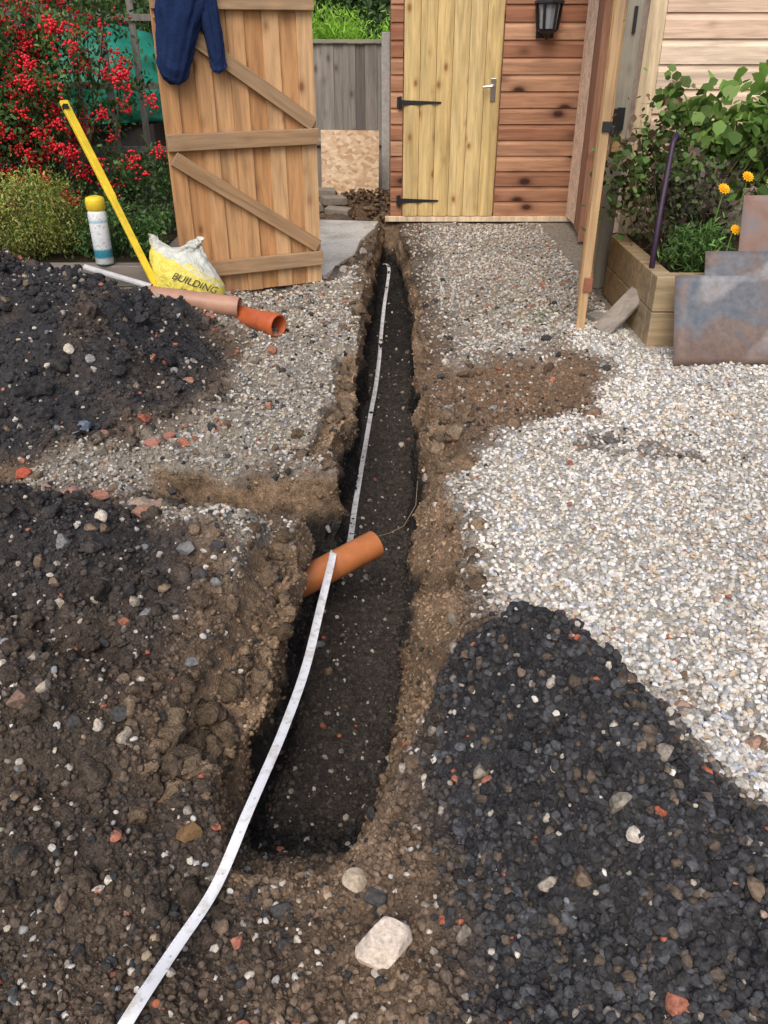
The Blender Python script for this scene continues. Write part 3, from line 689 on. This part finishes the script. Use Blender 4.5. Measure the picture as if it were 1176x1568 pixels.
# yellow level, bottle, bag
YEL = m_plain('yellow_plastic', (.85, .62, .04), .45, .4, .2, 12)
yp = empty('yellow_spirit_level', (0, 0, 0))
def strip(mb, a, b, w, th):
    a = Vector(a); b = Vector(b); q = (b - a).to_track_quat('Z', 'Y'); c_ = (a + b) / 2; mb.box(c_, (w, th, (b - a).length), q.to_euler())
mb = MB(); strip(mb, (-1.97, 5.60, 1.19), (-1.68, 5.35, .66), .052, .025); strip(mb, (-1.69, 5.345, .69), (-1.37, 5.05, .10), .045, .02)
mb.obj('body', YEL, yp, .004)
mb = MB(); strip(mb, (-1.955, 5.57, 1.17), (-1.945, 5.56, 1.15), .03, .03); mb.obj('end_slot', BLACK, yp)
tu = empty('sealant_bottle', (-1.78, 5.30, .28))
mb = MB(); mb.tube([(0, 0, 0), (0, 0, .01), (0, 0, .2), (0, 0, .31), (0, 0, .325)], [.05, .056, .056, .056, .05], 28)
t = NT('bottle_label'); o = t.oc(); sx = t.n('ShaderNodeSeparateXYZ'); t.l(o, sx.inputs[0])
c_ = t.ramp(sx.outputs['Z'], [(0, (.72, .76, .78)), (.035, (.72, .76, .78)), (.05, (.05, .3, .42)), (.09, (.06, .33, .45)), (.10, (.78, .82, .84)), (.25, (.8, .82, .83)), (.26, (.3, .5, .6)), (.28, (.8, .82, .82))])
tx = t.noise(o, 70, 2); c_ = t.mix(c_, t.ramp(tx, [(.56, g3(1)), (.6, g3(.6))]), .7, 'MULTIPLY'); mb.obj('body', t.fin(c_, .4, .4), tu, 0, True)
mb = MB(); mb.tube([(0, 0, .325), (0, 0, .335), (0, 0, .385), (0, 0, .40), (0, 0, .408)], [.05, .058, .058, .052, .03], 28); mb.obj('cap', YEL, tu, 0, True)
nu, nvv = 72, 48; uu = np.linspace(0, 2 * np.pi, nu, endpoint=False); tv = np.linspace(0, 1, nvv)
U, T = np.meshgrid(uu, tv); U = U.ravel(); T = T.ravel()
prof = np.interp(T, [0, .04, .15, .4, .65, .8, .9, 1], [.05, .75, 1.0, 1.02, .9, .78, .70, .80])
fold = .5 * np.abs(fbm(U * 2.2 + 3 * np.sin(T * 3), T * 3, 12, 4)) * (.15 + .6 * sst(.5, 1, T)) + .05 * np.sin(U * 9 + T * 4) * sst(.55, 1, T)
rr = prof * (1 - fold)
thin = 1 - .62 * sst(.5, 1, T)
bx_ = .22 * rr * np.cos(U); by_ = .135 * rr * thin * np.sin(U)
bz_ = .39 * T + .035 * np.sin(U * 2 + 1) * sst(.6, 1, T) + .03 * fbm(U * 2, T * 2, 15) * T
bx_ = bx_ - .04 * T + .035 * np.sin(T * 5)
Vb = np.stack([bx_, by_, np.maximum(bz_, 0)], 1); ib = np.arange(nu * nvv).reshape(nvv, nu)
Fb = np.stack([ib[:-1], np.roll(ib[:-1], -1, 1), np.roll(ib[1:], -1, 1), ib[1:]], -1).reshape(-1, 4)
line = bz_ + .45 * bx_ + .04 * fbm(U * 2, T * 4, 16)
cb = np.where((line < .24)[:, None], np.array([.84, .72, .12]), np.array([.66, .68, .62]))
cb = np.where(((line > .255) & (line < .275) & (T < .7))[:, None], np.array([.8, .7, .15]), cb)
t = NT('bag_plastic'); o = t.oc(); at = t.n('ShaderNodeAttribute', attribute_name='col'); nz = t.noise(o, 14, 5, .6, 1.5); t.bump(nz, .7, .03)
MBAG = t.fin(t.mix(at.outputs['Color'], t.ramp(nz, [(.3, g3(.82)), (.7, g3(1.1))]), 1.0, 'MULTIPLY'), .28, .5)
bag = np_mesh('aggregate_bag', Vb, Fb, MBAG, cb); bag.location = (-1.26, 5.14, .045); bag.rotation_euler = (-.22, .12, .1)
for (s_, sz_, lx, lz) in (('BUILDING', .062, -.08, .175), ('any kind of', .042, -.03, .11), ('work', .042, .02, .06)):
    txt = bpy.data.curves.new('bag_text', 'FONT'); txt.body = s_; txt.size = sz_; txt.shear = .3; txt.extrude = .0005
    to = bpy.data.objects.new('print', txt); COL.objects.link(to); to.data.materials.append(BLACK); to.parent = bag; to.location = (lx, -.142, lz); to.rotation_euler = (math.radians(88), .25, 0)

# concrete slab
sl = MB(); pr = [(-.05, 7.9), (-.10, 7.55), (-.2, 7.1), (-.23, 6.6), (-.33, 6.35), (-.42, 5.98), (-.7, 5.93), (-1.3, 6.0), (-1.35, 8.0), (-.6, 7.98)]
n = len(pr); sl.add([(a, b, .045) for a, b in pr] + [(a, b, -.08) for a, b in pr], [tuple(range(n)), tuple(range(2 * n - 1, n - 1, -1))] + [(i, n + i, n + (i + 1) % n, (i + 1) % n) for i in range(n)], .5)
t = NT('concrete'); o = t.oc(); n1 = t.noise(o, 3, 7, .65); n2 = t.noise(o, 40, 4)
cc = t.mix(t.ramp(n1, [(.3, (.34, .30, .25)), (.5, (.56, .54, .49)), (.75, (.66, .64, .59))]), t.ramp(n2, [(.3, g3(.8)), (.7, g3(1.1))]), 1.0, 'MULTIPLY'); t.bump(n2, .4, .004)
sl.obj('concrete_slab', t.fin(cc, .9, .2), None, .008)
for (a, b, r) in [(-.17, 6.75, .06), (-.2, 7.2, .05), (-.3, 6.2, .05), (-.12, 7.6, .07)]: stone_at('concrete_rubble', a, b, r, (.42, .38, .33), z=.0)
mb = MB()
for (a, b, z, r) in [(-.55, 8.6, .05, .2), (-.45, 8.4, .04, -.3), (-.62, 8.9, .14, .1), (-.5, 8.55, .12, .5)]: mb.box((a, b, z), (.24, .12, .07), Euler((0.1, 0.05, r)))
mb.obj('brick_stack', m_plain('dirty_brick', (.30, .26, .21), .9), None, .006)
x = -.1 + .28 * rng.normal(size=900); y = 9.0 + .35 * rng.normal(size=900); r_ = .01 + .03 * rng.random(900) ** 2
hh_ = hgt(x, y)[0] + .12 * gau(x, y, -.1, 9.2, .3, .25) * rng.random(900); k = y < 9.7
stones('spoil_heap', np.stack([x, y, hh_], 1)[k], r_[k], np.array([[.15, .10, .065]]) * (.5 + rng.random((k.sum(), 1))), MAT_CRUMB, 2)

# OSB
t = NT('osb'); o = t.oc(); mp = t.n('ShaderNodeMapping'); mp.inputs['Scale'].default_value = (22, 22, 34); t.l(o, mp.inputs[0])
vo = t.n('ShaderNodeTexVoronoi'); vo.inputs['Scale'].default_value = 1; t.l(mp.outputs[0], vo.inputs[0]); s2 = t.n('ShaderNodeSeparateColor'); t.l(vo.outputs['Color'], s2.inputs[0])
MO = t.fin(t.ramp(s2.outputs[0], [(0, (.56, .36, .21)), (.5, (.76, .55, .36)), (1, (.88, .72, .53))]), .8, .2)
mb = MB(); mb.box((0, 0, .33), (.62, .018, .66)); ob = mb.obj('osb_board', MO, None, .002); ob.location = (-.37, 9.5, 0); ob.rotation_euler = (-.06, .015, .03)

# rear fence
rf = empty('board_fence', (0, 0, 0)); mb = MB(); xx = -4.0; kk = 0
while xx < .0:
    mb.box((xx, 10.0 - .012 * (kk % 2), .73), (.128, .016, 1.44 + .01 * random.random())); xx += .117; kk += 1
mb.obj('boards', m_wood('weathered', (.17, .155, .14), (.36, .33, .295), 'z', .7, (.06, .05, .05)), rf, .002)
mb = MB(); mb.box((-2.0, 9.985, 1.475), (4.1, .07, .035)); mb.box((-2, 9.965, .5), (4.1, .03, .07)); mb.obj('capping', m_wood('cap', (.36, .34, .28), (.40, .37, .30), 'x', .3), rf, .003)
mb = MB(); mb.box((.02, 9.95, .78), (.09, .10, 1.56)); mb.obj('concrete_post', m_plain('conc2', (.55, .54, .51), .9), rf, .01)

# trellis left
tr_ = empty('trellis_fence', (0, 0, 0)); mb = MB(); xx = -5
while xx < -1.2: mb.box((xx, 7.1, 1.1), (.05, .022, 2.3)); xx += .24
for z in (.3, .75, 1.2, 1.65, 2.1): mb.box((-3.1, 7.08, z), (4, .018, .045))
mb.obj('slats', W_GREY, tr_, .002)
mb = MB(); mb.box((-1.25, 7.1, 1.1), (.09, .09, 2.2)); mb.obj('post', W_GREY, tr_, .004)
V0, F0 = ico(5); v = V0 * np.array([.9, .6, .6]); v *= (1 + .18 * fbm(V0[:, 0] * 3, V0[:, 2] * 3 + V0[:, 1], 33))[:, None]; v[:, 2] = np.maximum(v[:, 2], -.2)
tp = np_mesh('garden_tarpaulin', v, F0, m_plain('teal_tarp', (.015, .22, .15), .45, .4, .4, 5)); tp.location = (-2.75, 8.6, 1.05)
tb2 = MB(); tb2.box((-2.75, 8.6, .42), (1.3, .8, .84)); tb2.obj('garden_table', m_plain('dark_shed2', (.05, .045, .04), .8), None, .01)
tp2 = MB(); tp2.box((-3.9, 9.0, .8), (1.2, 1.2, 1.6)); tp2.box((-3.9, 9.0, 1.66), (1.4, 1.4, .08), Euler((.15, 0, 0))); tp2.obj('storage_shed', m_plain('dark_shed', (.05, .055, .06), .8), None, .01)

# ---------------------------------------------------------------- foliage
MAT_LEAF = m_leaf('leaf')
LT = np.array([[0, 0, 0], [.26, .30, .06], [.22, .68, .05], [0, 1, -.04], [-.22, .68, .05], [-.26, .30, .06], [0, .5, 0]])
LF = np.array([[0, 1, 6], [1, 2, 6], [2, 3, 6], [3, 4, 6], [4, 5, 6], [5, 0, 6]])
def leaves(name, P, size, C, width=1.0, parent=None):
    n = len(P); T = LT * np.array([width, 1, 1]); s = size * (.6 + .8 * rng.random(n))
    R = rotm(n, 2.6); V = np.einsum('nij,kj->nki', R, T) * s[:, None, None] + P[:, None, :]
    F = (LF[None] + (np.arange(n) * 7)[:, None, None]).reshape(-1, 3)
    ob = np_mesh(name, V.reshape(-1, 3), F, MAT_LEAF, np.repeat(C, 7, axis=0), True)
    if parent: ob.parent = parent
    return ob
BARK = m_plain('bark', (.12, .085, .055), .9, .2, .3, 30, 0, .6)
def bush(name, cen, rad, ncl, per, lsz, spread, pal, base=None, width=1.0, shell=.5, nbr=14, br=.012, brmat=None, bright=(.55, 1.35)):
    par = empty(name); cen = np.array(cen, float); rad = np.array(rad, float)
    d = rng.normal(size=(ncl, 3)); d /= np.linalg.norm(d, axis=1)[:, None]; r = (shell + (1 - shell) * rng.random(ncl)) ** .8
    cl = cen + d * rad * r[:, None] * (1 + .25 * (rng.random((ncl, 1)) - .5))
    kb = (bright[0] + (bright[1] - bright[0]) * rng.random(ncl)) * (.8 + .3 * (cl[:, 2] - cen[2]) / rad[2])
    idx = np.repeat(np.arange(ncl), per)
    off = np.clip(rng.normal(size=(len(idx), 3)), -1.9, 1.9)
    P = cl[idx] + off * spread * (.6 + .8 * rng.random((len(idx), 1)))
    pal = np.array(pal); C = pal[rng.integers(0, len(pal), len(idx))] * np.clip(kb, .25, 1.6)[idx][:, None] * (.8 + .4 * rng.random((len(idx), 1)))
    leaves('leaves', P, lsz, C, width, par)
    base = np.array(base if base is not None else (cen[0], cen[1], cen[2] - rad[2])); mb = MB()
    for k in range(min(nbr, ncl)):
        e = cl[k]; m = base * .5 + e * .5 + rng.normal(size=3) * rad * .12; mb.tube([base + rng.normal(size=3) * [.03, .03, 0], base * .75 + m * .25 + rng.normal(size=3) * .02, m, e], [br, br * .8, br * .6, br * .25], 5)
    mb.obj('branches', brmat or BARK, par, 0, True)
    return par, cl

par, cl = bush('firethorn_bush', (-2.70, 6.5, 1.2), (1.12, .40, 1.0), 240, 75, .040, .08, [(.08, .19, .055), (.12, .26, .07), (.05, .12, .04), (.19, .29, .08)], (-2.5, 6.6, .2), .8, .1, 40, .014)
nb = 340; sel = rng.integers(0, len(cl), nb); bc = cl[sel] + rng.normal(size=(nb, 3)) * .07 + np.array([0, -.10, 0])
cnt = rng.integers(6, 36, nb); idx = np.repeat(np.arange(nb), cnt); P = bc[idx] + rng.normal(size=(len(idx), 3)) * .028
C = np.array([[.80, .02, .035]]) * (.65 + .55 * rng.random((len(idx), 1)))
V0, F0 = ico(2); kk = len(V0); Rr = .0078 + .003 * rng.random(len(idx))
be = np_mesh('berries', (V0[None] * Rr[:, None, None] + P[:, None]).reshape(-1, 3), (F0[None] + (np.arange(len(idx)) * kk)[:, None, None]).reshape(-1, 3), m_vcol('berry', .35, .5, 50, .9, 1.1, 0), np.repeat(C, kk, axis=0)); be.parent = par
bush('hebe_bush', (-2.50, 5.78, .47), (.56, .38, .28), 130, 110, .023, .05, [(.46, .50, .10), (.32, .40, .09), (.60, .57, .17), (.15, .23, .06)], None, .7, .6, 20, .008)
bush('ground_cover_plant', (-1.83, 5.8, .38), (.36, .35, .17), 60, 70, .028, .05, [(.11, .24, .07), (.18, .33, .1), (.08, .16, .05)], None, .9, .4, 14, .006)
bush('ground_cover_plant', (-1.75, 6.5, .5), (.35, .3, .3), 40, 60, .035, .06, [(.07, .16, .05), (.12, .22, .07)], None, .9, .4, 14, .006)
bush('climbing_plant', (2.28, 5.45, 1.02), (.58, .22, .32), 38, 26, .078, .085, [(.26, .46, .10), (.34, .52, .15), (.15, .28, .06), (.2, .38, .08)], (1.9, 5.2, .4), 1.7, .2, 26, .008)
bush('climbing_plant', (1.74, 5.40, .80), (.36, .22, .42), 50, 32, .044, .075, [(.14, .27, .07), (.21, .36, .10), (.09, .16, .05), (.2, .15, .09)], (1.7, 5.1, .4), 1.4, .2, 34, .006)
bush('basil_plant', (1.85, 5.0, .68), (.28, .22, .22), 26, 36, .034, .06, [(.11, .13, .07), (.14, .19, .07), (.10, .07, .07)], None, 1.3, .3, 14, .006)
mg, mc = bush('marigold_plant', (1.76, 4.72, .50), (.19, .14, .13), 26, 60, .04, .045, [(.14, .28, .07), (.22, .42, .11), (.09, .18, .05)], None, .45, .3, 16, .005, m_plain('stem', (.14, .28, .07), .7))
mbf = MB(); FL = [(2.00, 4.80, .87), (2.14, 4.80, .84), (1.85, 4.72, .82), (1.93, 4.64, .62), (1.80, 4.56, .47), (1.84, 4.60, .49)]
for (fx, fy, fz) in FL:
    for ring, (nr_, rr, zz_) in enumerate([(12, .036, 0), (9, .027, .007), (6, .015, .013)]):
        for j in range(nr_):
            a = 2 * math.pi * j / nr_ + ring; c_, s_ = math.cos(a), math.sin(a); w = .010
            q = Euler((.8, 0, .2)).to_matrix(); p0 = Vector((fx, fy, fz)) + q @ Vector((0, 0, zz_))
            mbf.add([p0 + q @ Vector(v_) for v_ in [(0, 0, 0), (c_ * rr * .6 - s_ * w, s_ * rr * .6 + c_ * w, .003), (c_ * rr, s_ * rr, .001), (c_ * rr * .6 + s_ * w, s_ * rr * .6 - c_ * w, .003)]], [(0, 1, 2, 3)])
mbf.obj('flowers', m_plain('marigold_petal', (.95, .48, .01), .6, .3, .2, 60), mg)
mb = MB()
for (fx, fy, fz) in FL[:4]: mb.tube([(fx - .05, fy - .02, .38), (fx - .02, fy, .6), (fx, fy, fz)], .003, 5)
mb.obj('stalks', bpy.data.materials['stem'], mg)

bush('conifer_hedge', (-.9, 12.2, .97), (2.2, .6, .74), 260, 130, .09, .12, [(.36, .62, .07), (.44, .72, .12), (.26, .48, .06)], None, .3, .5, 10, .02, None, (.8, 1.25))
def tree(name, x, y, H, R, pal):
    par, cl = bush(name, (x, y, H * .62), (R, R, H * .38), 240, 70, .20, .32, pal, (x, y, H * .25), .9, .25, 40, .09)
    mb = MB(); mb.tube([(x, y, -.1), (x + .05, y, H * .15), (x, y, H * .3)], [.24, .18, .13], 12); mb.obj('trunk', BARK, par, 0, True)
PT = [(.11, .21, .07), (.15, .25, .09), (.08, .15, .06)]
bush('boundary_hedge', (0, 15, 1.3), (5.5, .8, 1.5), 420, 80, .12, .2, PT, None, .8, .4, 20, .03)
tree('broadleaf_tree', -2.5, 17, 6, 2.6, PT); tree('broadleaf_tree', 1.2, 19, 7, 3.0, PT); tree('broadleaf_tree', -7.5, 16, 6, 2.8, PT)
tree('broadleaf_tree', 6.5, 18, 7, 3, PT); tree('broadleaf_tree', -13, 20, 7, 3.4, PT); tree('broadleaf_tree', 13, 20, 7, 3.4, PT)
bush('boundary_hedge', (-5.2, 11.0, 1.2), (2.8, .7, 1.5), 300, 80, .09, .16, [(.05, .11, .03), (.08, .15, .04), (.1, .17, .05)], None, .8, .4, 20, .03)
tf = np.array([[.95, 5.0, .01], [1.0, 5.1, .01], [.8, 5.3, .01], [1.12, 5.15, .01]]); idx = np.repeat(np.arange(4), 50); P = tf[idx] + rng.normal(size=(200, 3)) * [.06, .04, .004]
leaves('weed_tufts', P, .02, np.array([[.12, .2, .05]]) * (.6 + .8 * rng.random((200, 1))), .6)
mb = MB(); mb.tube([(-.06, 2.71, -.16), (.02, 2.78, -.18), (.08, 2.82, -.17), (.13, 2.9, -.12), (.14, 3.0, -.06)], .0012, 5); mb.obj('thin_wire', m_plain('wire', (.3, .24, .16), .6), None)

# ---------------------------------------------------------------- camera, light
cam = bpy.data.cameras.new('camera'); co = bpy.data.objects.new('camera', cam); COL.objects.link(co); S.camera = co
cam.sensor_fit = 'VERTICAL'; cam.sensor_height = 36; cam.lens = 28.7; cam.clip_end = 2000; cam.clip_start = .05
co.location = (0, 0, 1.55); co.rotation_euler = (math.radians(90 - 30.4), 0, 0)
w = bpy.data.worlds.new('World'); S.world = w; w.use_nodes = True; nt = w.node_tree
sky = nt.nodes.new('ShaderNodeTexSky'); sky.sky_type = 'NISHITA'; sky.sun_disc = False; EL = math.radians(50); RO = math.radians(192)
sky.sun_elevation = EL; sky.sun_rotation = RO; sky.air_density = 1.0; sky.dust_density = 5.0; sky.ozone_density = 1.0
bg = nt.nodes['Background']; bg.inputs[1].default_value = .15; nt.links.new(sky.outputs[0], bg.inputs[0])
sn = bpy.data.lights.new('sun', 'SUN'); sn.energy = 1.35; sn.angle = math.radians(40); sn.color = (1, .97, .93)
so = bpy.data.objects.new('sun', sn); COL.objects.link(so)
dv = Vector((math.sin(RO) * math.cos(EL), math.cos(RO) * math.cos(EL), math.sin(EL)))
so.rotation_euler = dv.to_track_quat('Z', 'Y').to_euler()
S.view_settings.view_transform = 'Standard'; S.view_settings.look = 'None'; S.view_settings.exposure = 0
